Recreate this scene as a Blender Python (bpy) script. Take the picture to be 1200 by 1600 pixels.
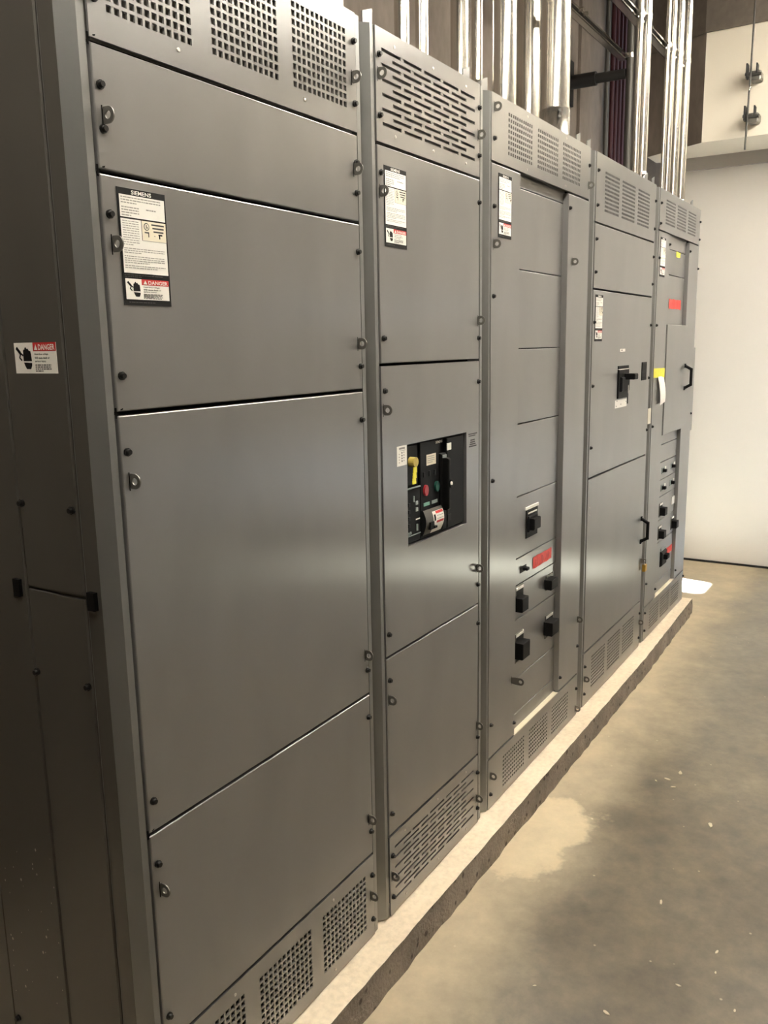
import bpy, bmesh, math, random
from mathutils import Vector, Matrix
for o in list(bpy.data.objects): bpy.data.objects.remove(o)
scene = bpy.context.scene
COL = scene.collection
ZO = 0.09          # height of the concrete pad; every z below is measured from the top of the pad

# ------------------------------------------------------------------ camera
CAM = Vector((0.0, -1.130, 1.5642 + ZO))
YAW, PITCH, ROLL, FPX = 0.552437, -0.190324, -0.0180, 1347.3
fw = Vector((math.cos(YAW)*math.cos(PITCH), math.sin(YAW)*math.cos(PITCH), math.sin(PITCH)))
rt = Vector((math.sin(YAW), -math.cos(YAW), 0)); up = rt.cross(fw)
cr, sr = math.cos(ROLL), math.sin(ROLL)
r2 = rt*cr + up*sr; u2 = up*cr - rt*sr
cam_data = bpy.data.cameras.new('camera'); cam = bpy.data.objects.new('camera', cam_data); COL.objects.link(cam)
cam.matrix_world = Matrix(((r2.x, u2.x, -fw.x, CAM.x), (r2.y, u2.y, -fw.y, CAM.y), (r2.z, u2.z, -fw.z, CAM.z), (0, 0, 0, 1)))
cam_data.sensor_fit = 'VERTICAL'; cam_data.sensor_height = 32.0; cam_data.lens = FPX*32.0/1600.0
cam_data.clip_start = 0.02
scene.camera = cam

# ------------------------------------------------------------------ world, sun, exposure
world = bpy.data.worlds.new('sky'); scene.world = world; world.use_nodes = True
bg = world.node_tree.nodes['Background']; bg.inputs[0].default_value = (0.75, 0.86, 1.0, 1); bg.inputs[1].default_value = 6.0
SUN_DIR = Vector((0.10, 0.815, -0.57)).normalized()
sun_data = bpy.data.lights.new('sun', 'SUN'); sun_data.energy = 1150.0; sun_data.angle = 0.03; sun_data.color = (0.68, 0.83, 1.0)
sun = bpy.data.objects.new('sun', sun_data); COL.objects.link(sun)
sun.rotation_euler = SUN_DIR.to_track_quat('-Z', 'Y').to_euler(); sun.location = (5, -8, 6)
LAMP_STRENGTH = 84.0
LAMP_COLOR = (1.0, 0.93, 0.81)
vs = scene.view_settings
vs.view_transform = 'Standard'; vs.look = 'None'; vs.gamma = 1.0; vs.exposure = 0.0; vs.use_curve_mapping = False
scene.cycles.sample_clamp_indirect = 25.0

# ------------------------------------------------------------------ materials
def srgb(r, g, b):
    f = lambda c: (c/255/12.92 if c/255 <= .04045 else ((c/255+.055)/1.055)**2.4)
    return (f(r), f(g), f(b), 1)
MATS = {}
def new_mat(name):
    m = bpy.data.materials.new(name); m.use_nodes = True
    MATS[name] = m
    return m, m.node_tree, m.node_tree.nodes['Principled BSDF']
def simple(name, col, rough=.5, metal=0.0, spec=.5, noise=0.0, scale=20, emit=0):
    m, nt, b = new_mat(name)
    b.inputs['Base Color'].default_value = col; b.inputs['Roughness'].default_value = rough
    b.inputs['Metallic'].default_value = metal; b.inputs['Specular IOR Level'].default_value = spec
    if emit:
        b.inputs['Emission Color'].default_value = col; b.inputs['Emission Strength'].default_value = emit
    if noise:
        tc = nt.nodes.new('ShaderNodeTexCoord'); n = nt.nodes.new('ShaderNodeTexNoise'); n.inputs['Scale'].default_value = scale; n.inputs['Detail'].default_value = 5
        r = nt.nodes.new('ShaderNodeValToRGB')
        r.color_ramp.elements[0].position = .3; r.color_ramp.elements[1].position = .7
        r.color_ramp.elements[0].color = tuple(c*(1-noise) for c in col[:3])+(1,); r.color_ramp.elements[1].color = tuple(min(1, c*(1+noise)) for c in col[:3])+(1,)
        nt.links.new(tc.outputs['Object'], n.inputs['Vector']); nt.links.new(n.outputs['Fac'], r.inputs['Fac']); nt.links.new(r.outputs['Color'], b.inputs['Base Color'])
    return m
def paint(name, col, metal, rough0, rough1, aniso, smear=.09, dust=True):
    """grey enamel over steel with wiped smudges; the grain of the sheet runs upright"""
    m, nt, b = new_mat(name)
    N, L = nt.nodes.new, nt.links.new
    tc = N('ShaderNodeTexCoord'); mp = N('ShaderNodeMapping'); mp.inputs['Scale'].default_value = (5.0, 5.0, 2.2)
    n = N('ShaderNodeTexNoise'); n.inputs['Scale'].default_value = 1.0; n.inputs['Detail'].default_value = 2; n.inputs['Distortion'].default_value = .5
    L(tc.outputs['Object'], mp.inputs['Vector']); L(mp.outputs['Vector'], n.inputs['Vector'])
    r = N('ShaderNodeValToRGB'); e = r.color_ramp.elements; e[0].position = .2; e[1].position = .8
    e[0].color = tuple(c*(1-smear) for c in col[:3])+(1,); e[1].color = tuple(c*(1+smear) for c in col[:3])+(1,)
    L(n.outputs['Fac'], r.inputs['Fac'])
    L(r.outputs['Color'], b.inputs['Base Color'])
    mr = N('ShaderNodeMapRange'); mr.inputs['From Min'].default_value = .3; mr.inputs['From Max'].default_value = .7
    mr.inputs['To Min'].default_value = rough0; mr.inputs['To Max'].default_value = rough1
    L(n.outputs['Fac'], mr.inputs['Value']); L(mr.outputs['Result'], b.inputs['Roughness'])
    b.inputs['Metallic'].default_value = metal
    if aniso:
        b.inputs['Anisotropic'].default_value = aniso
        t = N('ShaderNodeTangent'); t.direction_type = 'RADIAL'; t.axis = 'Z'; L(t.outputs['Tangent'], b.inputs['Tangent'])
    return m
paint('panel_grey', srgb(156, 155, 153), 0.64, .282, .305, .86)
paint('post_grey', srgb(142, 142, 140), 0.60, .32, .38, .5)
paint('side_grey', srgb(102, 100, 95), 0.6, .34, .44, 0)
simple('interior', srgb(30, 28, 26), .85, spec=.2)
simple('baffle', srgb(112, 108, 100), .7)
simple('gap_black', srgb(14, 13, 12), .9, spec=.1)
simple('screw_black', srgb(22, 21, 20), .38, .3)
simple('plastic_black', srgb(12, 12, 13), .55, spec=.18)
simple('plastic_charcoal', srgb(22, 23, 25), .6, spec=.15)
simple('plastic_dark', srgb(38, 39, 41), .6, spec=.15)
simple('plastic_beige', srgb(216, 208, 190), .5)
simple('tab_steel', srgb(120, 118, 112), .42, .75)
simple('rivet_steel', srgb(215, 212, 205), .35, .6)
simple('label_black', srgb(16, 15, 15), .6, spec=.2)
simple('label_white', srgb(238, 234, 226), .5)
simple('label_cream', srgb(232, 222, 200), .5)
simple('label_red', srgb(196, 40, 38), .5)
simple('ink_grey', srgb(150, 146, 140), .6)
simple('ink_dark', srgb(60, 58, 56), .6)
simple('tape_red', srgb(226, 78, 70), .55, noise=.15, scale=40)
simple('ink_red', srgb(140, 34, 34), .6)
simple('tape_yellow', srgb(236, 224, 70), .5, noise=.08, scale=60)
simple('knob_tan', srgb(190, 168, 84), .5)
simple('brass', srgb(214, 170, 72), .3, .9)
simple('chrome', srgb(200, 200, 200), .22, 1.0)
simple('lens_red', srgb(170, 40, 48), .35)
simple('lens_green', srgb(24, 74, 62), .35)
simple('flag_green', srgb(110, 160, 140), .4)
simple('flag_grey', srgb(140, 150, 146), .4)
simple('conduit_red', srgb(62, 12, 18), .5, .1)
simple('iron_black', srgb(34, 33, 31), .6)
simple('steel_dark', srgb(92, 90, 86), .5, .6)
simple('rubber_black', srgb(22, 20, 18), .7)
simple('wall_white', srgb(232, 226, 218), .55, noise=.03, scale=1.3)
simple('bulkhead_white', srgb(243, 234, 216), .6, noise=.04, scale=1.1)
simple('header_grey', srgb(168, 160, 152), .7)
simple('chip_and_lit_ledge', srgb(206, 196, 172), .8)  # colour of the floor flakes, and light painted onto the ledges
simple('lamp_housing', srgb(220, 220, 215), .5)
simple('splatter', srgb(190, 184, 170), .7)
m, nt, b = new_mat('lamp_lens')
b.inputs['Base Color'].default_value = (.9, .9, .9, 1)
b.inputs['Emission Color'].default_value = LAMP_COLOR+(1,); b.inputs['Emission Strength'].default_value = LAMP_STRENGTH

def galvanised():
    m, nt, b = new_mat('galvanised')
    N, L = nt.nodes.new, nt.links.new
    tc = N('ShaderNodeTexCoord'); mp = N('ShaderNodeMapping'); mp.inputs['Scale'].default_value = (30, 30, 4)
    n = N('ShaderNodeTexNoise'); n.inputs['Scale'].default_value = 1; n.inputs['Detail'].default_value = 3
    L(tc.outputs['Object'], mp.inputs['Vector']); L(mp.outputs['Vector'], n.inputs['Vector'])
    mr = N('ShaderNodeMapRange'); mr.inputs['To Min'].default_value = .19; mr.inputs['To Max'].default_value = .25
    L(n.outputs['Fac'], mr.inputs['Value']); L(mr.outputs['Result'], b.inputs['Roughness'])
    b.inputs['Metallic'].default_value = .95; b.inputs['Base Color'].default_value = srgb(214, 210, 202)
galvanised()

def concrete(name, c0, c1, scale, rough=.8, bump=.15, stretch=(1, 1, 1), pits=False):
    m, nt, b = new_mat(name)
    N, L = nt.nodes.new, nt.links.new
    tc = N('ShaderNodeTexCoord'); mp = N('ShaderNodeMapping'); mp.inputs['Scale'].default_value = stretch
    L(tc.outputs['Object'], mp.inputs['Vector'])
    n1 = N('ShaderNodeTexNoise'); n1.inputs['Scale'].default_value = scale; n1.inputs['Detail'].default_value = 8; n1.inputs['Roughness'].default_value = .62
    n2 = N('ShaderNodeTexNoise'); n2.inputs['Scale'].default_value = scale*14; n2.inputs['Detail'].default_value = 4
    for n in (n1, n2): L(mp.outputs['Vector'], n.inputs['Vector'])
    r = N('ShaderNodeValToRGB'); e = r.color_ramp.elements; e[0].position = .32; e[1].position = .70; e[0].color = c0; e[1].color = c1
    L(n1.outputs['Fac'], r.inputs['Fac'])
    out = r.outputs['Color']
    mx = N('ShaderNodeMix'); mx.data_type = 'RGBA'; mx.blend_type = 'MULTIPLY'; mx.inputs['Factor'].default_value = .35
    r2_ = N('ShaderNodeValToRGB'); r2_.color_ramp.elements[0].position = .25; r2_.color_ramp.elements[1].position = .6
    r2_.color_ramp.elements[0].color = (.55, .55, .55, 1)
    L(n2.outputs['Fac'], r2_.inputs['Fac']); L(out, mx.inputs['A']); L(r2_.outputs['Color'], mx.inputs['B']); out = mx.outputs['Result']
    if pits:
        v = N('ShaderNodeTexVoronoi'); v.inputs['Scale'].default_value = 26; L(mp.outputs['Vector'], v.inputs['Vector'])
        rr = N('ShaderNodeValToRGB'); rr.color_ramp.elements[0].position = .14; rr.color_ramp.elements[1].position = .26; rr.color_ramp.elements[0].color = (.25, .22, .2, 1)
        L(v.outputs['Distance'], rr.inputs['Fac'])
        m2 = N('ShaderNodeMix'); m2.data_type = 'RGBA'; m2.blend_type = 'MULTIPLY'; m2.inputs['Factor'].default_value = .9
        L(out, m2.inputs['A']); L(rr.outputs['Color'], m2.inputs['B']); out = m2.outputs['Result']
    L(out, b.inputs['Base Color'])
    b.inputs['Roughness'].default_value = rough
    bp = N('ShaderNodeBump'); bp.inputs['Strength'].default_value = bump; bp.inputs['Distance'].default_value = .01
    L(n2.outputs['Fac'], bp.inputs['Height']); L(bp.outputs['Normal'], b.inputs['Normal'])
    return m, nt, b, out
concrete('concrete_wall', srgb(104, 94, 84), srgb(142, 131, 120), 1.6, stretch=(1, 1, .5))
concrete('concrete_dark', srgb(96, 88, 80), srgb(128, 118, 106), 1.8)
concrete('concrete_room', srgb(92, 87, 80), srgb(126, 120, 111), 1.2)
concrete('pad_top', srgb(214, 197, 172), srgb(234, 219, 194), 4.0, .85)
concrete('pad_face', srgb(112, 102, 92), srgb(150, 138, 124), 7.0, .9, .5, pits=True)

def floor_mat():
    m, nt, b, out = concrete('floor_concrete', srgb(92, 83, 68), srgb(124, 115, 98), 1.7, .5, .05)
    N, L = nt.nodes.new, nt.links.new
    tc = N('ShaderNodeTexCoord'); sp = N('ShaderNodeSeparateXYZ'); L(tc.outputs['Object'], sp.inputs[0])
    n = N('ShaderNodeTexNoise'); n.inputs['Scale'].default_value = 3.4; n.inputs['Detail'].default_value = 7; n.inputs['Roughness'].default_value = .6
    L(tc.outputs['Object'], n.inputs['Vector'])
    def math_(op, a, c):
        k = N('ShaderNodeMath'); k.operation = op
        for i, q in enumerate((a, c)):
            if isinstance(q, (int, float)): k.inputs[i].default_value = q
            else: L(q, k.inputs[i])
        return k.outputs[0]
    b.inputs['Specular IOR Level'].default_value = .8
    n3 = N('ShaderNodeTexNoise'); n3.inputs['Scale'].default_value = 7.5; n3.inputs['Detail'].default_value = 10; n3.inputs['Roughness'].default_value = .72
    L(tc.outputs['Object'], n3.inputs['Vector'])
    r3 = N('ShaderNodeValToRGB'); e3 = r3.color_ramp.elements; e3[0].position = .34; e3[1].position = .66; e3[0].color = (.74, .74, .76, 1); e3[1].color = (1.16, 1.13, 1.08, 1)
    L(n3.outputs['Fac'], r3.inputs['Fac'])
    m3 = N('ShaderNodeMix'); m3.data_type = 'RGBA'; m3.blend_type = 'MULTIPLY'; m3.inputs['Factor'].default_value = 1.0
    L(out, m3.inputs['A']); L(r3.outputs['Color'], m3.inputs['B']); out = m3.outputs['Result']
    vs_ = N('ShaderNodeTexVoronoi'); vs_.inputs['Scale'].default_value = 13; L(tc.outputs['Object'], vs_.inputs['Vector'])      # flecks of grit and plaster
    rs = N('ShaderNodeValToRGB'); rs.color_ramp.elements[0].position = .035; rs.color_ramp.elements[1].position = .06; rs.color_ramp.elements[0].color = (1, 1, 1, 1); rs.color_ramp.elements[1].color = (0, 0, 0, 1)
    L(vs_.outputs['Distance'], rs.inputs['Fac'])
    m4 = N('ShaderNodeMix'); m4.data_type = 'RGBA'; L(rs.outputs['Color'], m4.inputs['Factor']); L(out, m4.inputs['A']); m4.inputs['B'].default_value = srgb(168, 156, 132)
    out = m4.outputs['Result']
    # pale cement dust lying along the pad, with a ragged outer edge
    wob = math_('MULTIPLY', math_('SUBTRACT', n.outputs['Fac'], .5), .40)
    d = math_('ADD', sp.outputs['Y'], wob)
    band = N('ShaderNodeMapRange'); band.interpolation_type = 'SMOOTHSTEP'
    band.inputs['From Min'].default_value = -.46; band.inputs['From Max'].default_value = -.06; L(d, band.inputs['Value'])
    # one spill of the same dust spreading out from the pad
    dx = math_('DIVIDE', math_('SUBTRACT', sp.outputs['X'], 2.55), .30); dy = math_('DIVIDE', math_('SUBTRACT', sp.outputs['Y'], -.16), .19)
    rr = math_('SQRT', math_('ADD', math_('MULTIPLY', dx, dx), math_('MULTIPLY', dy, dy)), 0)
    rr = math_('ADD', rr, math_('MULTIPLY', math_('SUBTRACT', n.outputs['Fac'], .5), 2.3))
    sp2 = N('ShaderNodeMapRange'); sp2.interpolation_type = 'SMOOTHSTEP'
    sp2.inputs['From Min'].default_value = 1.08; sp2.inputs['From Max'].default_value = .70; L(rr, sp2.inputs['Value'])
    f = math_('MAXIMUM', math_('MULTIPLY', band.outputs['Result'], .70), sp2.outputs['Result'])
    mx = N('ShaderNodeMix'); mx.data_type = 'RGBA'; L(f, mx.inputs['Factor']); L(out, mx.inputs['A']); mx.inputs['B'].default_value = srgb(200, 184, 154)
    m5 = N('ShaderNodeMix'); m5.data_type = 'RGBA'; m5.blend_type = 'MULTIPLY'; m5.inputs['Factor'].default_value = .45; L(mx.outputs['Result'], m5.inputs['A']); L(r3.outputs['Color'], m5.inputs['B'])
    L(m5.outputs['Result'], b.inputs['Base Color'])
    rg = N('ShaderNodeMapRange'); rg.inputs['To Min'].default_value = .30; rg.inputs['To Max'].default_value = .85; L(f, rg.inputs['Value'])
    L(rg.outputs['Result'], b.inputs['Roughness'])
floor_mat()

# ------------------------------------------------------------------ mesh helpers
ORIGIN = {}
class MB:
    def __init__(self): self.v, self.f, self.m, self.mats = [], [], [], []
    def mi(self, mat):
        if mat not in self.mats: self.mats.append(mat)
        return self.mats.index(mat)
    def poly(self, pts, mat):
        k = len(self.v); self.v += [tuple(p) for p in pts]; self.f.append(tuple(range(k, k+len(pts)))); self.m.append(self.mi(mat))
    def box(self, x0, x1, y0, y1, z0, z1, mat, bev=0.0):
        """box, its front (-y) edges chamfered by bev"""
        k = len(self.v); b = bev
        if b:
            P = [(x0, y1, z0), (x1, y1, z0), (x1, y1, z1), (x0, y1, z1),
                 (x0, y0+b, z0), (x1, y0+b, z0), (x1, y0+b, z1), (x0, y0+b, z1),
                 (x0+b*.35, y0+b*.35, z0+b*.35), (x1-b*.35, y0+b*.35, z0+b*.35), (x1-b*.35, y0+b*.35, z1-b*.35), (x0+b*.35, y0+b*.35, z1-b*.35),
                 (x0+b, y0, z0+b), (x1-b, y0, z0+b), (x1-b, y0, z1-b), (x0+b, y0, z1-b)]
            F = [(0, 3, 2, 1), (12, 13, 14, 15)]
            for a in (0, 4, 8):
                for i in range(4):
                    j = (i+1) % 4; F.append((a+i, a+j, a+4+j, a+4+i))
        else:
            P = [(x, y, z) for z in (z0, z1) for y in (y0, y1) for x in (x0, x1)]
            F = [(0, 1, 3, 2), (4, 6, 7, 5), (0, 4, 5, 1), (2, 3, 7, 6), (0, 2, 6, 4), (1, 5, 7, 3)]
        self.v += P; mi = self.mi(mat)
        for f in F: self.f.append(tuple(k+i for i in f)); self.m.append(mi)
    def prism(self, pts, z0, z1, mat):
        """upright prism on an xy outline"""
        n = len(pts); k = len(self.v); self.v += [(x, y, z0) for x, y in pts]+[(x, y, z1) for x, y in pts]; mi = self.mi(mat)
        for i in range(n):
            j = (i+1) % n; self.f.append((k+i, k+j, k+n+j, k+n+i)); self.m.append(mi)
        self.f.append(tuple(k+n+i for i in range(n))); self.m.append(mi)
        self.f.append(tuple(k+i for i in reversed(range(n)))); self.m.append(mi)
    def tube(self, p0, p1, r, mat, n=20, r1=None, caps=True):
        p0, p1 = Vector(p0), Vector(p1); d = (p1-p0).normalized(); r1 = r if r1 is None else r1
        a = d.orthogonal().normalized(); c = d.cross(a); k = len(self.v); mi = self.mi(mat)
        for p, q in ((p0, r), (p1, r1)):
            for i in range(n):
                t = 2*math.pi*i/n; self.v.append(tuple(p+(a*math.cos(t)+c*math.sin(t))*q))
        for i in range(n):
            j = (i+1) % n; self.f.append((k+i, k+j, k+n+j, k+n+i)); self.m.append(mi)
        if caps:
            self.f.append(tuple(k+i for i in reversed(range(n)))); self.m.append(mi)
            self.f.append(tuple(k+n+i for i in range(n))); self.m.append(mi)
    def path(self, pts, r, mat, n=10):
        for a, c in zip(pts[:-1], pts[1:]): self.tube(a, c, r, mat, n)
    def plate(self, x0, x1, z0, z1, holes, y0, t, mat, wall=None):
        """sheet facing -y with rectangular holes punched right through"""
        wall = wall or mat
        xs = sorted({x0, x1, *[h[0] for h in holes], *[h[1] for h in holes]}); zs = sorted({z0, z1, *[h[2] for h in holes], *[h[3] for h in holes]})
        xi = {x: i for i, x in enumerate(xs)}; zi = {z: i for i, z in enumerate(zs)}
        open_ = set()
        for h in holes:
            for i in range(xi[h[0]], xi[h[1]]):
                for j in range(zi[h[2]], zi[h[3]]): open_.add((i, j))
        k = len(self.v); nx = len(xs); mi = self.mi(mat); mw = self.mi(wall)
        self.v += [(x, y0, z) for z in zs for x in xs]
        for j in range(len(zs)-1):
            for i in range(nx-1):
                if (i, j) not in open_:
                    a = k+j*nx+i; self.f.append((a, a+1, a+nx+1, a+nx)); self.m.append(mi)
        for (a, c, e, g) in list(holes)+[(x0, x1, z0, z1)]:
            q = len(self.v); self.v += [(a, y0, e), (c, y0, e), (c, y0, g), (a, y0, g), (a, y0+t, e), (c, y0+t, e), (c, y0+t, g), (a, y0+t, g)]
            for i in range(4):
                j = (i+1) % 4; self.f.append((q+i, q+j, q+4+j, q+4+i)); self.m.append(mw)
    def build(self, name, parent=None, smooth=False, loc=None, kind=None, label=None):
        o_ = ORIGIN.get(parent.name) if parent else None
        org = Vector(loc) if loc else (o_ or Vector((0, 0, 0)))
        me = bpy.data.meshes.new(name)
        me.from_pydata([(x-org.x, y-org.y, z-org.z) for x, y, z in self.v], [], self.f)
        for mt in self.mats: me.materials.append(MATS[mt])
        me.polygons.foreach_set('material_index', self.m)
        if smooth:
            me.polygons.foreach_set('use_smooth', [True]*len(me.polygons))
        me.update()
        o = bpy.data.objects.new(name, me); COL.objects.link(o)
        if parent:
            o.parent = parent; o.location = org-o_
        else: o.location = org+Vector((0, 0, ZO))
        ORIGIN[o.name] = org
        if smooth: sharp(me)
        if kind: o['kind'] = kind
        if label: o['label'] = label
        return o
def sharp(me, ang=.7):
    bm = bmesh.new(); bm.from_mesh(me)
    bmesh.ops.remove_doubles(bm, verts=bm.verts, dist=1e-6)
    for e in bm.edges:
        if len(e.link_faces) == 2 and e.calc_face_angle(0) > ang: e.smooth = False
    bm.to_mesh(me); bm.free()
def thing(name, loc, label, cat, group=None):
    o = bpy.data.objects.new(name, None); COL.objects.link(o); o.empty_display_size = .1
    o.location = (loc[0], loc[1], loc[2]+ZO); ORIGIN[o.name] = Vector(loc)
    tag(o, label, cat, group); return o
def tag(o, label, cat, group=None):
    o['label'] = label; o['category'] = cat
    if group: o['group'] = group
    return o
def struct(o): o['kind'] = 'structure'; return o
def inst(name, mesh, parent, pos):
    o = bpy.data.objects.new(name, mesh); COL.objects.link(o); o.parent = parent
    o.location = Vector(pos)-ORIGIN[parent.name]; return o
TXT = {}
def text2d(s, bold=False):
    """lettering as flat outlines, 1 unit high capitals, starting at u=0"""
    key = s
    if key in TXT: return TXT[key]
    cu = bpy.data.curves.new('t', 'FONT'); cu.body = s; cu.size = 1.0; cu.resolution_u = 2; cu.offset = .018
    ob = bpy.data.objects.new('t', cu); COL.objects.link(ob)
    dg = bpy.context.evaluated_depsgraph_get(); me = bpy.data.meshes.new_from_object(ob.evaluated_get(dg))
    vs_ = [(v.co.x, v.co.y) for v in me.vertices]; fs = [tuple(p.vertices) for p in me.polygons]
    bpy.data.objects.remove(ob); bpy.data.curves.remove(cu); bpy.data.meshes.remove(me)
    x0 = min(v[0] for v in vs_); x1 = max(v[0] for v in vs_); z0 = min(v[1] for v in vs_); z1 = max(v[1] for v in vs_)
    TXT[key] = ([((x-x0)/(x1-x0), (z-z0)/(z1-z0)) for x, z in vs_], fs)
    return TXT[key]

class Print:
    """flat printing on a surface: u to the right, v up, in metres; layers stand a hair proud of each other"""
    def __init__(self, mb, fn): self.mb, self.fn = mb, fn
    def rect(self, u0, u1, v0, v1, mat, layer=0): self.mb.poly([self.fn(u0, v0, layer), self.fn(u1, v0, layer), self.fn(u1, v1, layer), self.fn(u0, v1, layer)], mat)
    def shape(self, pts, mat, layer): self.mb.poly([self.fn(u, v, layer) for u, v in pts], mat)
    def text(self, s, u0, u1, v0, v1, mat, layer):
        V, F = text2d(s); k = len(self.mb.v); mi = self.mb.mi(mat)
        self.mb.v += [tuple(self.fn(u0+(u1-u0)*a, v0+(v1-v0)*c, layer)) for a, c in V]
        for f in F: self.mb.f.append(tuple(k+i for i in f)); self.mb.m.append(mi)
    def lines(self, rnd, u0, u1, v_top, pitch, count, h, mat, layer, full=.9):
        """small print: words too fine to read"""
        for i in range(count):
            v = v_top-i*pitch; u = u0; end = u0+(u1-u0)*(full if i < count-1 else rnd.uniform(.35, .8))
            while u < end:
                w = min(rnd.uniform(.003, .009), end-u)
                self.rect(u, u+w, v-h, v, mat, layer); u += w+.0012
def front(x, z, y=-.0042): return lambda u, v, l: Vector((x+u, y-l*.0003, z+v))

def danger(P, u0, v0, w, h, rnd, layer=1, split=.36):
    """danger panel: pictogram at left, red heading, text"""
    P.rect(u0, u0+w, v0, v0+h, 'label_white', layer)
    us = u0+w*split
    P.rect(us, u0+w, v0+h*.72, v0+h, 'label_red', layer+1)
    a = w*(1-split)
    P.text('DANGER', us+a*.24, us+a*.95, v0+h*.755, v0+h*.94, 'label_white', layer+2)
    P.shape([(us+a*.06, v0+h*.76), (us+a*.2, v0+h*.76), (us+a*.13, v0+h*.95)], 'label_white', layer+2)
    # hand with a broken wrist line and the arcing conductor
    s = w*split; q = lambda x, y: (u0+s*x, v0+h*y)
    P.shape([q(.46, .40), q(.47, .74), q(.53, .79), q(.55, .77), q(.56, .83), q(.62, .86), q(.66, .80), q(.72, .81), q(.78, .74), q(.86, .72), q(.88, .60), q(.90, .40)], 'label_black', layer+1)
    P.shape([q(.47, .36), q(.90, .34), q(.88, .24), q(.82, .14), q(.60, .14), q(.52, .25)], 'label_black', layer+1)
    for A, B, t in (((.12, .84), (.32, .66), .055), ((.30, .68), (.46, .58), .03), ((.34, .66), (.26, .50), .03), ((.26, .52), (.38, .42), .03)):
        d = Vector((B[0]-A[0], B[1]-A[1])).normalized(); nx, ny = -d.y*t, d.x*t
        P.shape([q(A[0]+nx, A[1]+ny), q(A[0]-nx, A[1]-ny), q(B[0]-nx, B[1]-ny), q(B[0]+nx, B[1]+ny)], 'label_black', layer+1)
    t = h*.075
    for i, s_ in enumerate(('Hazardous voltage.', 'Will cause death or', 'serious injury.')):
        v = v0+h*(.61-.115*i); P.text(s_, us+a*.05, us+a*(.66, .70, .54)[i], v-t*.4, v+t*.6, 'label_black', layer+1)
    P.lines(rnd, us+a*.05, us+a*.92, v0+h*.29, h*.065, 4, h*.035, 'ink_dark', layer+1, .8)
def rating_label(parent, x, ztop, seed, w=.106, h=.186):
    rnd = random.Random(seed); mb = MB(); P = Print(mb, front(x, ztop-h, -.0046))
    mb.box(x, x+w, -.0042, -.0034, ztop-h, ztop, 'label_black')
    e = .0035
    P.text('SIEMENS', .030, .074, h-.0088, h-.0022, 'label_white', 1)
    P.rect(e, w-e, h-.0455, h-.0105, 'label_white', 1)
    P.lines(rnd, e+.003, w-.008, h-.0135, .0042, 3, .0017, 'ink_grey', 2, .95)
    P.lines(rnd, e+.003, e+.045, h-.029, .0042, 4, .0017, 'ink_grey', 2, .9)
    P.lines(rnd, .060, w-.008, h-.029, .0042, 1, .002, 'ink_grey', 2, .9)
    P.rect(e, w-e, .052, h-.048, 'label_white', 1)
    P.lines(rnd, e+.003, e+.040, h-.051, .0037, 11, .0012, 'ink_grey', 2, .95)
    P.lines(rnd, e+.003, w-.007, h-.094, .0034, 3, .0013, 'ink_grey', 2, .97)
    P.lines(rnd, e+.003, w-.007, h-.1065, .0034, 4, .0013, 'ink_grey', 2, .97)
    P.lines(rnd, e+.003, w-.007, h-.1215, .0034, 2, .0013, 'ink_grey', 2, .97)
    u0, u1, v0, v1 = .0485, w-e, h-.0795, h-.048            # framed listing box
    P.rect(u0-.0012, u0, v0, v1, 'label_black', 2); P.rect(u0-.0012, u1, v0-.0008, v0, 'ink_grey', 2)
    P.rect(u0, u1, v0, v1, 'label_cream', 2)
    ring = [(u0+.010+.0062*math.cos(i*math.pi/8), v1-.009+.0062*math.sin(i*math.pi/8)) for i in range(16)]
    P.shape(ring, 'ink_dark', 3); P.shape([(u0+.010+(a-u0-.010)*.78, v1-.009+(c-v1+.009)*.78) for a, c in ring], 'label_cream', 4)
    P.rect(u0+.008, u0+.0098, v1-.012, v1-.006, 'ink_dark', 5); P.rect(u0+.0105, u0+.012, v1-.012, v1-.009, 'ink_dark', 5)
    P.rect(u0+.005, u0+.015, v1-.0195, v1-.0172, 'ink_dark', 3)
    for i in range(3): P.rect(u0+.021+.002*i, u1-.004-.001*i, v1-.006-.0055*i, v1-.0035-.0055*i, 'ink_dark', 3)
    P.rect(u0+.013, u0+.0148, v0+.006, v0+.012, 'label_black', 3); P.rect(u0+.026, u0+.029, v0+.008, v0+.0095, 'ink_grey', 3)
    P.rect(u0+.036, u0+.045, v0+.010, v0+.0125, 'label_black', 3); P.rect(u0+.037, u0+.040, v0+.005, v0+.0105, 'label_black', 3)
    P.lines(rnd, e, w-.012, .0495, .0028, 2, .0012, 'ink_dark', 1, .95)
    danger(P, e+.001, .0095, w-2*e-.002, .0335, rnd)
    P.lines(rnd, .010, w-.010, .0055, .003, 1, .0012, 'ink_dark', 1, .95)
    return mb.build('rating_label', parent, label='tall black-edged rating label with red danger panel')

# shared small meshes --------------------------------------------------------
def screw_mesh():
    mb = MB(); n = 10
    mb.tube((0, 0, 0), (0, -.0035, 0), .0072, 'screw_black', n); mb.tube((0, -.0035, 0), (0, -.0085, 0), .0056, 'screw_black', n, .0046)
    o = mb.build('screw', smooth=True); me = o.data; bpy.data.objects.remove(o); return me
SCREW = screw_mesh()
def side_screw_mesh():
    mb = MB(); mb.tube((0, 0, 0), (-.0035, 0, 0), .0072, 'screw_black', 10); mb.tube((-.0035, 0, 0), (-.0085, 0, 0), .0056, 'screw_black', 10, .0046)
    o = mb.build('screw', smooth=True); me = o.data; bpy.data.objects.remove(o); return me
SIDE_SCREW = side_screw_mesh()
def rivet_mesh():
    mb = MB(); mb.tube((0, 0, 0), (0, -.0015, 0), .0042, 'rivet_steel', 10, .0030)
    o = mb.build('rivet', smooth=True); me = o.data; bpy.data.objects.remove(o); return me
RIVET = rivet_mesh()
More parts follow.
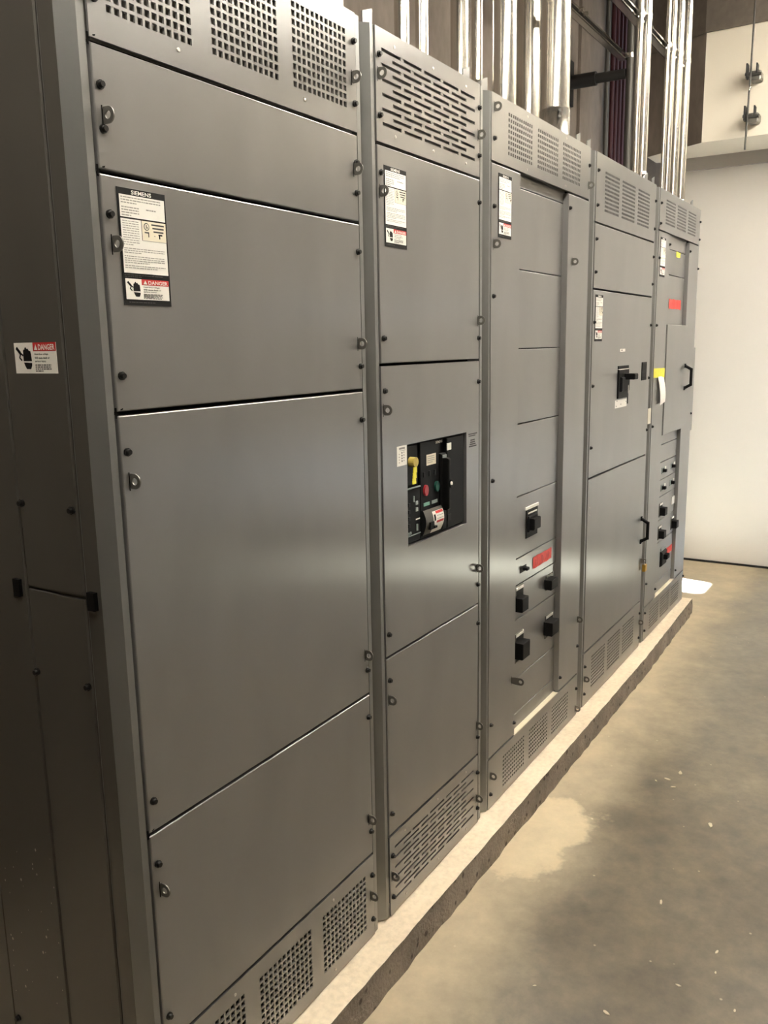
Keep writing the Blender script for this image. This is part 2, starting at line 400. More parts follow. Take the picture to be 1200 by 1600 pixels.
def tab_mesh(long=0.0):
    """padlock tab: a rounded lug with a hole, standing out from the cover"""
    mb = MB(); R, rh, t = .0130, .0062, .0012; cy = -.0115-long; n = 20
    outer, inner = [], []
    for i in range(n):
        a = 2*math.pi*i/n; c, s = math.cos(a), math.sin(a)
        inner.append((cy-rh*c, rh*s))
        if c >= 0: outer.append((cy-R*c, R*s))
        else:
            k = min(1/max(abs(c), 1e-6)*(0-cy)/1.0, R/max(abs(s), 1e-6)); outer.append((min(0, cy-k*c), k*s))
    for i in range(n):
        j = (i+1) % n
        for x, fl in ((-t, 0), (t, 1)):
            q = [outer[i], outer[j], inner[j], inner[i]]
            if fl: q.reverse()
            mb.poly([(x, y, z) for y, z in q], 'tab_steel')
        mb.poly([(-t, *outer[i]), (t, *outer[i]), (t, *outer[j]), (-t, *outer[j])], 'tab_steel')
        mb.poly([(-t, *inner[j]), (t, *inner[j]), (t, *inner[i]), (-t, *inner[i])], 'tab_steel')
    mb.poly([(-.0035, -.0004, -.0165), (-.0012, -.0004, -.0165), (-.0012, -.0004, .0155), (-.0035, -.0004, .0155)], 'gap_black')
    o = mb.build('padlock_tab'); me = o.data; bpy.data.objects.remove(o); return me
TAB = tab_mesh(); TAB_LONG = tab_mesh(.022)

# ------------------------------------------------------------------ the setting
FLOOR = -ZO; XF = 6.69; YB = .95; YR = -2.6; XA = 7.15; XN = -3.2; ZC = 4.25
mb = MB(); mb.box(XN, XA+.2, YR-.2, YB+.2, FLOOR-.1, FLOOR, 'floor_concrete'); struct(mb.build('floor'))
mb = MB(); mb.box(XN, XA+.2, YR-.2, YB+.2, ZC, ZC+.15, 'concrete_dark'); struct(mb.build('ceiling'))
mb = MB(); mb.box(XN-.15, XN, YR-.2, YB+.2, FLOOR, ZC, 'concrete_dark'); struct(mb.build('wall_near'))
mb = MB(); mb.box(XF, XF+.2, YR-.2, .46, FLOOR, ZC, 'wall_white'); struct(mb.build('wall_far'))
mb = MB(); mb.box(XA, XA+.2, .40, YB+.2, FLOOR, ZC, 'concrete_dark'); struct(mb.build('wall_alcove'))
mb = MB(); mb.box(XF-.012, XF, YR, .48, FLOOR, FLOOR+.014, 'rubber_black'); struct(mb.build('baseboard_far'))
# back wall: cast panels with an open joint between them
wb = bpy.data.objects.new('wall_back', None); COL.objects.link(wb); wb.location = (0, YB, 0); wb['kind'] = 'structure'; ORIGIN['wall_back'] = Vector((0, YB, -ZO))
mb = MB(); mb.box(XN, XA, YB+.06, YB+.2, FLOOR, ZC, 'concrete_dark'); mb.build('wall_core', wb)
for x0, x1, y in ((XN, -.4, YB), (-.39, 2.25, YB), (2.26, 4.9, YB), (4.91, 5.90, YB), (5.905, 6.085, YB-.02), (6.12, XA, YB)):
    mb = MB(); mb.box(x0, x1, y, YB+.08, FLOOR, ZC, 'concrete_wall'); mb.build('concrete_panel', wb)
# painted bulkhead high on the far wall, raw concrete beam over it
pts = [(6.2, YR), (6.2, .206), (6.44, .62), (XF, .62), (XF, YR)]
mb = MB(); mb.prism(pts[::-1], 2.83, 3.49, 'bulkhead_white'); o = mb.build('bulkhead'); struct(o)
for i, p in enumerate(o.data.polygons):      # the return turns from the light; its shade painted with darker concrete colour
    if abs(p.normal.z) < .1 and p.normal.y > .3:
        if len(o.data.materials) < 2: o.data.materials.append(MATS['concrete_wall'])
        p.material_index = 1
pts = [(6.185, YR), (6.185, .21), (6.43, .64), (XF, .64), (XF, YR)]
mb = MB(); mb.prism(pts[::-1], 3.49, ZC, 'concrete_dark'); struct(mb.build('beam'))
mb = MB(); mb.box(XF-.03, XF, YR, .46, 2.745, 2.83, 'header_grey'); struct(mb.build('trim_1'))
# wall on the right with two unseen openings added to throw sun patches inside
def openings(c, hw, hh):
    t = (YR-c[1])/SUN_DIR.y
    p = Vector((c[0], c[1], FLOOR))+SUN_DIR*t
    return (p.x-hw, p.x+hw, p.z-hh, p.z+hh)
HOLES = [openings((5.96, .16), .13, .085), openings((5.76, -1.62), .20, .24)]
wr = MB(); wr.plate(XN, XF+.2, FLOOR, ZC, HOLES, YR-.02, .02, 'concrete_room'); wr.plate(XN, XF+.2, FLOOR, ZC, HOLES, YR, .0, 'concrete_room')
struct(wr.build('wall_right'))
# the concrete pad, its edge roughly struck off
def pad():
    rnd = random.Random(4); mb = MB(); X0, X1 = -1.2, 5.345; n = 130
    top, mid, bot = [], [], []
    for i in range(n+1):
        x = X0+(X1-X0)*i/n; y = -.080+.024*max(0, (x-4.2)/1.15)
        top.append((x, y+rnd.uniform(-.0010, .0016), 0)); mid.append((x, y+rnd.uniform(-.006, 0), -.045)); bot.append((x, y+rnd.uniform(-.009, -.002), FLOOR))
    back = [(x, YB, 0) for x, _, _ in top]
    for i in range(n):
        mb.poly([top[i], top[i+1], back[i+1], back[i]], 'pad_top')
        mb.poly([mid[i], mid[i+1], top[i+1], top[i]], 'pad_face'); mb.poly([bot[i], bot[i+1], mid[i+1], mid[i]], 'pad_face')
    mb.poly([bot[-1], (X1, YB, FLOOR), (X1, YB, 0), top[-1], mid[-1]], 'pad_face')
    mb.poly([bot[0], mid[0], top[0], (X0, YB, 0), (X0, YB, FLOOR)], 'pad_face')
    o = mb.build('concrete_pad', loc=(2, 0, FLOOR)); return struct(o)
pad()

# ------------------------------------------------------------------ switchboard sections
H = 2.286; DEPTH = .82
def section(x0, x1, label):
    s = thing('switchboard_section', ((x0+x1)/2, 0, 0), label, 'switchboard', 'switchboard line-up')
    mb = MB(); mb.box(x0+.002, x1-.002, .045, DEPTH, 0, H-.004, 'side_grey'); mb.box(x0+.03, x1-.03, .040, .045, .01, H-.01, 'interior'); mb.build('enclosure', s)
    c, fl = .023, .015
    mb = MB(); mb.prism([(x0, .060), (x0, c), (x0+c, 0), (x0+c+fl, 0), (x0+c+fl, .060)], .004, H, 'post_grey'); mb.build('corner_post', s)
    mb = MB(); mb.prism([(x1, .060), (x1-c-fl, .060), (x1-c-fl, 0), (x1-c, 0), (x1, c)], .004, H, 'post_grey'); mb.build('corner_post', s)
    for a, w in ((x0+.070, .042), (x1-.052, .042)):
        mb = MB(); k = [(a, H), (a+w, H), (a+w, H+.064), (a, H+.048)]
        for y in (.048, .052): mb.poly([(x, y, z) for x, z in (k if y < .05 else k[::-1])], 'post_grey')
        for i in range(4):
            p, q = k[i], k[(i+1) % 4]; mb.poly([(p[0], .048, p[1]), (p[0], .052, p[1]), (q[0], .052, q[1]), (q[0], .048, q[1])], 'post_grey')
        mb.box(a, a+w, .052, .074, H, H+.003, 'post_grey'); mb.build('lifting_bracket', s)
    return s
G = .0035
def cover(s, x0, x1, z0, z1, name='cover', y0=-.003, y1=.016, bev=.0022, mat='panel_grey', g=G):
    mb = MB(); mb.box(x0, x1, y0, y1, z0+g, z1-g, mat, bev); return mb.build(name, s)
def vent(s, x0, x1, z0, z1, holes, rivets=()):
    yb, mb_ = (.012, 'baffle') if z0 > 1 else (.030, 'interior')       # a grey screen sits close behind the upper vents
    mb = MB(); za, zb = z0+(G if z0 > .01 else .004), z1-(G if z1 < H-.01 else 0)
    mb.plate(x0, x1, za, zb, holes, -.003, .004, 'panel_grey')
    mb.poly([(x0, .001, zb), (x0, .016, zb), (x1, .016, zb), (x1, .001, zb)], 'panel_grey')
    mb.poly([(x0, yb, za), (x1, yb, za), (x1, yb, zb), (x0, yb, zb)], mb_)
    o = mb.build('vent_cover', s)
    for x, z in rivets: inst('rivet', RIVET, o, (x, -.003, z))
    return o
def holes_grid(groups, z0, z1, nc, nr, fx=.66, fz=.66):
    out = []
    for a, c in groups:
        px = (c-a)/(nc-1+fx); pz = (z1-z0)/(nr-1+fz)
        for i in range(nc):
            for j in range(nr): out.append((a+px*i, a+px*(i+fx), z0+pz*j, z0+pz*(j+fz)))
    return out
def slots(x0, z_top, pitch, rows, L, P, off, h, n_even, n_odd):
    out = []
    for r in range(rows):
        zt = z_top-r*pitch
        for k in range(n_odd if r % 2 else n_even):
            a = x0+(off if r % 2 else 0)+P*k; out.append((a, a+L, zt-h, zt))
    return out
def screws(s, pts): [inst('screw', SCREW, s, (x, -.003, z)) for x, z in pts]
def tabs(s, pts, mesh=None): [inst('padlock_tab', mesh or TAB, s, (x, -.003, z)) for x, z in pts]

# --- section 1: wide, blank covers, its end exposed
S1 = section(.950, 1.785, 'wide grey switchboard section at exposed end of row, square-hole vents, large blank covers')
a, b_ = .993, 1.742
g1 = ((1.030, 1.219), (1.271, 1.461), (1.510, 1.702))
vent(S1, a, b_, 2.035, H, holes_grid(g1, 2.083, 2.243, 12, 10), [(1.185, 2.068), (1.546, 2.066), (1.546, 2.258), (1.185, 2.258)])
vent(S1, a, b_, 0, .244, holes_grid(g1, .044, .199, 12, 10), [(1.191, .217), (1.556, .218), (1.556, .024), (1.191, .024)])
for z0, z1 in ((.244, .693), (.693, 1.461), (1.461, 1.843), (1.843, 2.035)): cover(S1, a, b_, z0, z1)
screws(S1, [(1.006, z) for z in (2.226, 2.097, 1.972, 1.907-.0, 1.779, 1.523, 1.396, .756, .629, .306, .185, .055)] + [(1.733, z) for z in (2.226, 2.097, 1.972, 1.907, 1.778, 1.518, 1.392, .760, .633, .313, .185, .055)])
tabs(S1, [(1.009, z) for z in (1.927, 1.733, 1.346, .576)] + [(1.726, z) for z in (2.150, 1.957, 1.570, .802, .351, .129)])
rating_label(S1, 1.0235, 1.824, 1)
for z in (2.035, 1.843, 1.461, .693):           # little hooked slots at the ends of the seams
    mb = MB(); mb.poly([(.9885, -.0008, z-.008), (.9955, -.0008, z-.008), (.9955, -.0008, z+.010), (.9885, -.0008, z+.010)], 'gap_black')
    mb.poly([(.999, -.0034, z+.005), (1.004, -.0034, z+.0065), (1.0045, -.0034, z+.009), (.9985, -.0034, z+.0075)], 'gap_black'); mb.build('hook_slot', S1)
# its end face
X = .950
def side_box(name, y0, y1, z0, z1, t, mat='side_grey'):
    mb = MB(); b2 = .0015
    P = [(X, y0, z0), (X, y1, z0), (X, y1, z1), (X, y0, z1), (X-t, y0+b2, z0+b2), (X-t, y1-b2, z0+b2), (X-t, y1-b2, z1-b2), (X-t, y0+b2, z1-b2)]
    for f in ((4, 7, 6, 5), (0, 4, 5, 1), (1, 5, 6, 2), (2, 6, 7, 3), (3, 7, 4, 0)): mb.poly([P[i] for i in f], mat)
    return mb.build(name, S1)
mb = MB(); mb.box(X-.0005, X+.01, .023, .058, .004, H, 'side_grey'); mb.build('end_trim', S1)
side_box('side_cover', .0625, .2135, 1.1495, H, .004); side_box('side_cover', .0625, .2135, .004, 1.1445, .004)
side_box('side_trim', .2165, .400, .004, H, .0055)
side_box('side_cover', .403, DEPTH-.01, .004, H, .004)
for y, z, t in ((.206, 1.302, .004), (.073, 1.300, .004), (.209, .986, .004), (.070, .984, .004), (.386, .176, .0055)): inst('screw', SIDE_SCREW, S1, (X-t, y, z))
for y in (.237, .041):
    mb = MB(); y0, y1 = y-.009, y+.009
    mb.box(X-.012 if y > .1 else X-.009, X-.0005, y0, y1, 1.128, 1.160, 'plastic_black'); mb.build('clip', S1)
mb = MB(); rnd = random.Random(8); mb.box(X-.0045, X-.004, .078, .186, 1.529, 1.580, 'label_white')
P = Print(mb, lambda u, v, l: Vector((X-.0047-l*.0003, .186-u, 1.529+v)))
danger(P, 0, 0, .108, .051, rnd, 0, .46); mb.build('danger_label', S1, label='white danger label with red heading and shock hand')
mb = MB(); rnd = random.Random(5)
for i in range(34):
    y = rnd.uniform(.22, .39); z = rnd.uniform(.24, .62); r = rnd.choice((.0008, .0010, .0012, .0016, .0022))
    mb.poly([(X-.0060, y+r*math.cos(t*.785), z+1.5*r*math.sin(t*.785)) for t in range(8)], 'splatter')
mb.build('paint_splatter', S1, kind='stuff')

# --- section 2: narrow, with the main breaker
S2 = section(1.785, 2.435, 'narrow grey switchboard section with brick-pattern slotted vents and black main breaker')
a, b_ = 1.8265, 2.3865
R6 = [(x, z) for x in (1.912, 2.107, 2.298) for z in (2.260, 2.060)]
vent(S2, a, b_, 2.033, H, slots(1.854, 2.2445, .0162, 11, .088, .1030, .049, .0075, 5, 4), R6)
vent(S2, a, b_, 0, .245, slots(1.854, .204, .0155, 11, .088, .1030, .049, .0065, 5, 4), [(x, z) for x in (1.912, 2.107, 2.298) for z in (.222, .024)])
for z0, z1 in ((.245, .759), (1.518, 2.033)): cover(S2, a, b_, z0, z1)
mb = MB(); mb.plate(a, b_, .759+G, 1.518-G, [(1.949, 2.302, 1.034, 1.309)], -.003, .015, 'panel_grey'); mb.build('cover', S2)
screws(S2, [(1.840, z) for z in (2.227, 2.095, 1.968, 1.582, 1.454, .821, .694, .309, .182, .056)] + [(2.380, z) for z in (2.222, 2.094, 1.966, 1.582, 1.454, .823, .696, .309, .184, .057)])
tabs(S2, [(1.836, z) for z in (2.184, 1.925, 1.407, .641, .123)] + [(2.376, z) for z in (2.149, 1.633, .350, .094)]); tabs(S2, [(2.372, .878)])
rating_label(S2, 1.8535, 1.987, 2)
# main breaker
mb = MB(); mb.box(1.9475, 2.3035, .0125, .03, 1.0325, 1.3105, 'plastic_black'); BR = mb.build('main_breaker', S2, label='black main circuit breaker face')
mb = MB(); mb.box(2.032, 2.142, .004, .013, 1.037, 1.305, 'plastic_charcoal', .002); mb.box(2.184, 2.292, .001, .013, 1.040, 1.303, 'plastic_charcoal', .003); mb.build('front_cover', BR)
mb = MB(); mb.box(1.952, 2.026, .002, .013, 1.040, 1.186, 'plastic_charcoal', .002); mb.box(1.952, 2.026, .008, .013, 1.195, 1.303, 'plastic_black', .002)
mb.box(1.950, 2.024, -.001, .004, 1.187, 1.190, 'flag_grey'); mb.box(1.954, 2.026, .001, .004, 1.058, 1.0605, 'flag_grey'); mb.box(2.000, 2.022, .001, .004, 1.098, 1.101, 'label_white')
for i in range(4): mb.box(1.958, 1.967, -.001, .003, 1.150-.019*i-.010, 1.150-.019*i, 'plastic_dark')
for i in range(2): mb.box(1.998, 2.009, -.001, .003, 1.150-.018*i-.010, 1.150-.018*i, 'flag_grey')
mb.box(1.986, 1.990, -.001, .003, 1.150, 1.166, 'flag_grey'); mb.box(2.002, 2.008, -.001, .003, 1.068, 1.086, 'flag_grey'); mb.box(1.966, 1.971, -.001, .003, 1.064, 1.071, 'flag_grey'); mb.box(1.955, 1.960, -.001, .003, 1.061, 1.070, 'flag_grey')
mb.build('trip_unit', BR)
mb = MB(); P = Print(mb, front(0, 0, .0035))
P.rect(2.066, 2.121, 1.238, 1.268, 'label_cream', 0); rnd = random.Random(3); P.lines(rnd, 2.070, 2.116, 1.263, .0055, 4, .002, 'ink_grey', 1)
P.text('SIEMENS', 2.120, 2.160, 1.2935, 1.3005, 'label_white', 0); mb.build('nameplate', BR)
mb = MB(); mb.box(2.184, 2.208, -.0004, .002, 1.268, 1.288, 'label_white'); mb.build('sticker', BR)
def disc(name, x, z, rx, rz, mat, par, y=.004, t=.006):
    mb = MB(); n = 18; pts = [(x+rx*math.cos(2*math.pi*i/n), z+rz*math.sin(2*math.pi*i/n)) for i in range(n)]
    mb.poly([(p, y-t, q) for p, q in pts], mat)
    for i in range(n):
        p, q = pts[i], pts[(i+1) % n]; mb.poly([(p[0], y, p[1]), (q[0], y, q[1]), (q[0], y-t, q[1]), (p[0], y-t, p[1])], mat)
    return mb.build(name, par)
disc('off_button', 2.057, 1.171, .011, .015, 'lens_red', BR); disc('on_button', 2.122, 1.173, .011, .015, 'lens_green', BR)
for x in (2.050, 2.082, 2.112): mb = MB(); mb.box(x-.003, x+.003, .001, .005, 1.208, 1.222, 'plastic_dark'); mb.build('indicator', BR)
for x0, m_ in ((2.047, 'flag_green'), (2.093, 'flag_grey')): mb = MB(); mb.box(x0, x0+.033, .002, .005, 1.127, 1.136, m_); mb.build('status_flag', BR)
# charging cover bulging out below, with its warning sticker
mb = MB(); n = 8; xs0, xs1 = 2.034, 2.140
arc = [(-.016*math.sin(math.pi*(.12+.80*i/n))+.004, 1.117-.070*i/n) for i in range(n+1)]
for i in range(n):
    (y0, z0), (y1, z1) = arc[i], arc[i+1]; mb.poly([(xs0, y1, z1), (xs1, y1, z1), (xs1, y0, z0), (xs0, y0, z0)], 'steel_dark')
    for x in (xs0, xs1): mb.poly([(x, .012, z0), (x, y0, z0), (x, y1, z1), (x, .012, z1)], 'plastic_charcoal')
mb.box(2.052, 2.074, -.016, 0, 1.062, 1.083, 'plastic_black'); mb.box(2.070, 2.084, -.020, -.010, 1.064, 1.070, 'plastic_black')
mb.build('charging_cover', BR)
mb = MB()
for i in range(1, n):
    (y0, z0), (y1, z1) = arc[i], arc[i+1]
    mt = 'label_red' if i in (1, 4) else ('label_white' if i < 6 else 'label_cream')
    mb.poly([(2.076, y1-.0006, z1), (2.139, y1-.0006, z1), (2.139, y0-.0006, z0), (2.076, y0-.0006, z0)], 'label_white')
    if i in (1, 4): mb.poly([(2.094, y1-.0010, z1+.001), (2.136, y1-.0010, z1+.001), (2.136, y0-.0010, z0-.001), (2.094, y0-.0010, z0-.001)], 'label_red')
    elif i in (2, 3, 5, 6): 
        mb.poly([(2.096, y1-.0010, z1+.003), (2.133, y1-.0010, z1+.003), (2.133, y1-.0011, z1+.0045), (2.096, y1-.0011, z1+.0045)], 'ink_grey')
        if i in (2, 3): mb.poly([(2.080, y1-.0010, z1), (2.090, y1-.0010, z1), (2.090, y0-.0010, z0), (2.080, y0-.0010, z0)], 'label_black')
mb.build('warning_sticker', BR)
mb = MB(); mb.box(2.146, 2.178, -.002, .013, 1.042, 1.262, 'plastic_black', .005); mb.box(2.152, 2.170, -.020, -.002, 1.100, 1.250, 'plastic_black', .006)
mb.tube((2.168, -.002, 1.176), (2.168, -.024, 1.176), .013, 'plastic_black', 14); mb.tube((2.160, -.024, 1.178), (2.160, -.027, 1.178), .005, 'label_white', 10)
mb.box(2.150, 2.172, -.004, 0, 1.250, 1.258, 'flag_grey'); mb.build('charging_handle', BR)
for i in range(5): mb = MB(); mb.box(2.186, 2.206, -.0006, .002, 1.240-.040*i-.018, 1.240-.040*i, 'plastic_dark'); mb.build('instruction_print', BR)
mb = MB(); mb.tube((1.984, .010, 1.259), (1.984, -.010, 1.259), .0135, 'knob_tan', 16)
for i in range(6): mb.box(1.9745-.0012*i, 1.9915-.0012*i, -.008-.001*(i % 2), -.006, 1.246-.0075*(i+1), 1.246-.0075*i, 'tape_yellow')
mb.build('yellow_tape_tag', BR, label='strip of yellow tape hanging from a lock knob')
mb = MB(); mb.box(1.896, 1.946, -.0036, -.003, 1.257, 1.309, 'label_white'); P = Print(mb, front(1.896, 1.257, -.0038)); rnd = random.Random(2)
P.rect(.010, .040, .043, .048, 'ink_grey', 1); P.rect(.012, .042, .0395, .0403, 'ink_dark', 1)
for i in range(4): P.rect(.022, .027, .032-.0072*i, .036-.0072*i, 'ink_dark', 1); P.rect(.032, .037, .033-.0072*i, .036-.0072*i, 'ink_grey', 1); P.rect(.008, .013, .030-.0072*i, .032-.0072*i, 'ink_grey', 1)
mb.build('instruction_label', S2)
mb = MB(); P = Print(mb, front(0, 0, -.0032)); rnd = random.Random(6)
for i, (u0, u1) in enumerate(((2.314, 2.374), (2.316, 2.362))): P.rect(u0, u1, 1.299-.0055*i, 1.3022-.0055*i, 'ink_dark', 0)
for i, (u0, u1) in enumerate(((2.328, 2.358), (2.326, 2.360), (2.322, 2.364), (2.318, 2.370))): P.rect(u0, u1, 1.2800-.0062*i, 1.2842-.0062*i, 'ink_dark', 0)
mb.build('printed_notice', S2)

# --- breakers of the distribution sections
YR_ = .018
def rc(x, z): return x*1.0159, 1.5642+(z-1.5642)*1.0159       # a point measured on the cover plane, pushed back into the recess
def recess_panels(s, x0, x1, zs, holes=()):
    for z1, z0 in zip(zs[:-1], zs[1:]):
        mb = MB(); mb.box(x0, x1, YR_, YR_+.012, z0+.0018, z1-.0018, 'panel_grey', .0015); mb.build('breaker_cover', s)
def toggle_breaker(s, x0, x1, z0, z1, hx0, hx1, hz0, hz1, out=.030, strip=True, frame='flag_grey', y=YR_):
    """moulded breaker seen through its cover: escutcheon, marking strip and protruding black handle"""
    mb = MB(); mb.box(x0, x1, y-.004, y+.004, z0, z1, 'tab_steel', .0015); mb.box(x0+.005, x1-.005, y-.0045, y-.003, z0+.005, z1-.014, 'plastic_black')
    o = mb.build('circuit_breaker', s)
    if strip: mb = MB(); mb.box(x0+.003, x1-.003, y-.0055, y-.004, z1-.012, z1-.002, 'label_white'); mb.build('marking_strip', o)
    mb = MB(); mb.box(hx0, hx1, y-.004-out, y-.004, hz0, hz1, 'plastic_black', .003); mb.build('handle', o)
    return o
def small_breaker(s, x, z, left=True):
    mb = MB(); mb.box(x-.030, x+.034, YR_-.003, YR_+.004, z-.017, z+.017, 'flag_grey', .001); mb.box(x-.018, x+.016, YR_-.0035, YR_-.002, z-.012, z+.012, 'plastic_black')
    o = mb.build('circuit_breaker', s)
    mb = MB(); mb.box(x-.012, x+.012, YR_-.022, YR_-.003, z-.008, z+.008, 'plastic_black', .003); mb.build('handle', o)
    mb = MB(); mb.box(x+.034, x+.066, YR_-.0025, YR_, z+.002, z+.016, 'label_white'); mb.build('marking_strip', o)
def notched_section(s, x0, xl, xr, x1, ztop, zbot, rec_bottom=.187):
    cover(s, x0, xl, zbot, ztop, 'side_cover', y1=.030); cover(s, xr, x1, zbot, ztop, 'side_cover', y1=.030)
def tape(s, x0, x1, z0, z1, y, seed, mat='tape_red', slant=0.0, scribble=3):
    rnd = random.Random(seed); mb = MB(); n = 8
    top = [(x0+(x1-x0)*i/n, z1+slant*(i/n-.5)+rnd.uniform(-.002, .002)) for i in range(n+1)]; bot = [(x0+(x1-x0)*i/n, z0+slant*(i/n-.5)+rnd.uniform(-.002, .002)) for i in range(n+1)]
    yy = [y-.0006-rnd.uniform(0, .0025) for _ in range(n+1)]
    for i in range(n):
        mb.poly([(bot[i][0], yy[i], bot[i][1]), (bot[i+1][0], yy[i+1], bot[i+1][1]), (top[i+1][0], yy[i+1], top[i+1][1]), (top[i][0], yy[i], top[i][1])], mat)
    if scribble:       # pen strokes, not readable
        w = (x1-x0); h = z1-z0; zc = (z0+z1)/2
        u = x0+w*.12
        while u < x0+w*.85:
            t = (u-x0)/w; zz = zc+slant*(t-.5)
            d = rnd.uniform(.2, .42)*h; e = rnd.uniform(-.012, .012)
            mb.poly([(u, y-.0036, zz-d), (u+.003, y-.0036, zz-d), (u+e+.003, y-.0036, zz+d*.8), (u+e, y-.0036, zz+d*.8)], 'ink_red'); u += rnd.uniform(.010, .022)
    return mb.build('red_tape' if mat == 'tape_red' else 'tape_label', s)

# --- section 3
S3 = section(2.435, 3.400, 'grey distribution section with recessed breaker column beside the main breaker section')
a, b_ = 2.4685, 3.360
g3 = ((2.590, 2.782), (2.831, 3.018), (3.067, 3.250))
vent(S3, a, b_, 2.095, H, holes_grid(g3, 2.131, 2.253, 12, 8, .6, .62), [(x, z) for x in (2.741, 3.099) for z in (2.270, 2.111)])
vent(S3, a, b_, 0, .187, holes_grid(g3, .033, .148, 12, 8, .6, .6))
mb = MB(); mb.box(2.6915, 3.1335, -.0025, .0178, .160, .1862, 'chip_and_lit_ledge'); mb.build('ledge', S3, label='ledge with overhead light painted in pale')  # pale colour paints in the light falling on the ledge top
notched_section(S3, a, 2.690, 3.135, b_, 2.095, .187)
zs3 = [2.110] + [rc(0, z)[1] for z in (2.050, 1.799, 1.547, 1.298, 1.050, .833, .737, .612, .395, .262)] + [.170]
recess_panels(S3, 2.680, 3.150, zs3)
screws(S3, [(2.485, z) for z in (2.160, 1.969, 1.707, 1.137, .308, .055)] + [(3.350, z) for z in (2.219, .314, .125)] + [(3.147, 2.042), (3.147, .245), (2.681, .238)])
tabs(S3, [(2.486, z) for z in (2.247, 1.860, .123)] + [(3.345, z) for z in (2.147, .432, .037)]); tabs(S3, [(3.185, 1.857)]); tabs(S3, [(2.660, .405)], TAB_LONG)
rating_label(S3, 2.517, 2.069, 3, .100, .185)
x0, z0 = rc(2.777, .889); x1, z1 = rc(2.884, .992)
mb = MB(); mb.box(x0, x1, YR_-.003, YR_+.004, z0, z1, 'plastic_black', .002); mb.box(x0+.012, x1-.014, YR_-.010, YR_-.003, z0+.022, z1-.026, 'plastic_charcoal', .004)
o = mb.build('circuit_breaker', S3)
mb = MB(); mb.box(x0+.014, x1-.030, YR_-.028, YR_-.008, z0+.030, z0+.072, 'plastic_black', .004); mb.build('handle', o)
mb = MB(); mb.box(x0-.006, x1+.006, YR_-.004, YR_, z1, z1+.010, 'label_white'); mb.box(x0+.014, x1-.012, YR_-.0045, YR_-.002, z1-.017, z1-.012, 'label_white'); mb.build('marking_strip', o)
x0, z0 = rc(2.730, .774); x1, z1 = rc(2.787, .796)
mb = MB(); mb.box(x0, x1, YR_-.002, YR_+.004, z0, z1, 'plastic_black', .0015); o = mb.build('circuit_breaker', S3)
mb = MB(); mb.box(x0+.024, x1-.014, YR_-.020, YR_-.002, z0+.007, z1-.005, 'plastic_charcoal', .002); mb.build('handle', o)
x0, z0 = rc(2.846, .763); x1, z1 = rc(3.035, .806); tape(S3, x0, x1, z0, z1, YR_, 11)
def brk(s, fx0, fx1, fz0, fz1, h, out=.034, strip=True):
    (a0, b0), (a1, b1) = rc(fx0, fz0), rc(fx1, fz1)
    toggle_breaker(s, a0, a1, b0, b1, *h, out, strip)
brk(S3, 2.688, 2.758, .648, .733, (2.712, 2.768, .638, .688))
brk(S3, 2.981, 3.055, .648, .705, (3.005, 3.072, .644, .682), .03, False)
brk(S3, 2.690, 2.765, .455, .562, (2.716, 2.782, .462, .522), .036)
brk(S3, 2.980, 3.055, .458, .548, (3.005, 3.078, .462, .515), .036)

# --- section 4
S4 = section(3.400, 4.366, 'grey switchboard section with black handle door, padlock and single moulded breaker')
a, b_ = 3.4415, 4.328
g4 = ((3.553, 3.742), (3.787, 3.978), (4.027, 4.216))
vent(S4, a, b_, 2.025, H, holes_grid(g4, 2.077, 2.229, 12, 10, .72, .58))
vent(S4, a, b_, 0, .248, holes_grid(g4, .057, .203, 12, 10, .72, .55))
for z0, z1 in ((1.772, 2.025), (1.008, 1.772)): cover(S4, a, b_, z0, z1)
D4 = cover(S4, a, b_, .248, 1.008, 'door')
screws(S4, [(3.458, z) for z in (2.219, 2.090, 1.963, 1.837, 1.642, 1.388, 1.136, .185, .060)] + [(4.330-.012, z) for z in (2.212, 2.086, 1.958, 1.832, 1.640, 1.388, 1.133, .186, .054)])
for z in (.882, .851): inst('rivet', RIVET, S4, (3.468, -.003, z))
tabs(S4, [(3.458, .129), (4.318, .138)])
rating_label(S4, 3.4665, 1.751, 4, .097, .184)
x0, x1, z0, z1 = 3.802, 3.960, 1.316, 1.459
mb = MB(); mb.box(x0, x1, -.010, 0, z0, z1-.016, 'plastic_black', .003); mb.box(x0+.02, x1-.02, -.020, -.010, z0+.03, z1-.05, 'plastic_charcoal', .004); o = mb.build('circuit_breaker', S4)
mb = MB(); mb.box(x0, x1, -.008, 0, z1-.014, z1, 'plastic_charcoal', .002); mb.box(x0+.004, x1-.004, -.0085, -.006, z1-.020, z1-.014, 'label_white'); mb.build('marking_strip', o)
mb = MB(); mb.box(3.868, 3.925, -.062, -.015, 1.398, 1.424, 'plastic_black', .005); mb.build('handle', o)
mb = MB(); mb.box(3.908, 3.922, -.0215, -.019, 1.335, 1.372, 'chrome'); mb.build('handle_guide', o)
mb = MB(); mb.box(3.775, 3.955, -.0040, -.003, 1.275, 1.310, 'label_white'); 
for x, z in ((3.79, 1.282), (3.86, 1.287), (3.94, 1.295), (3.80, 1.304)): mb.box(x, x+.008, -.0044, -.004, z, z+.004, 'ink_dark')
mb.box(3.962, 3.974, -.005, -.003, 1.285, 1.318, 'plastic_black'); mb.build('instruction_label', S4)
mb = MB(); mb.box(4.187, 4.272, -.006, 0, 1.380, 1.466, 'plastic_black', .002); mb.box(4.200, 4.260, -.0064, -.005, 1.428, 1.456, 'label_black'); mb.box(4.200, 4.260, -.0064, -.005, 1.390, 1.416, 'label_black'); mb.build('meter_display', S4)
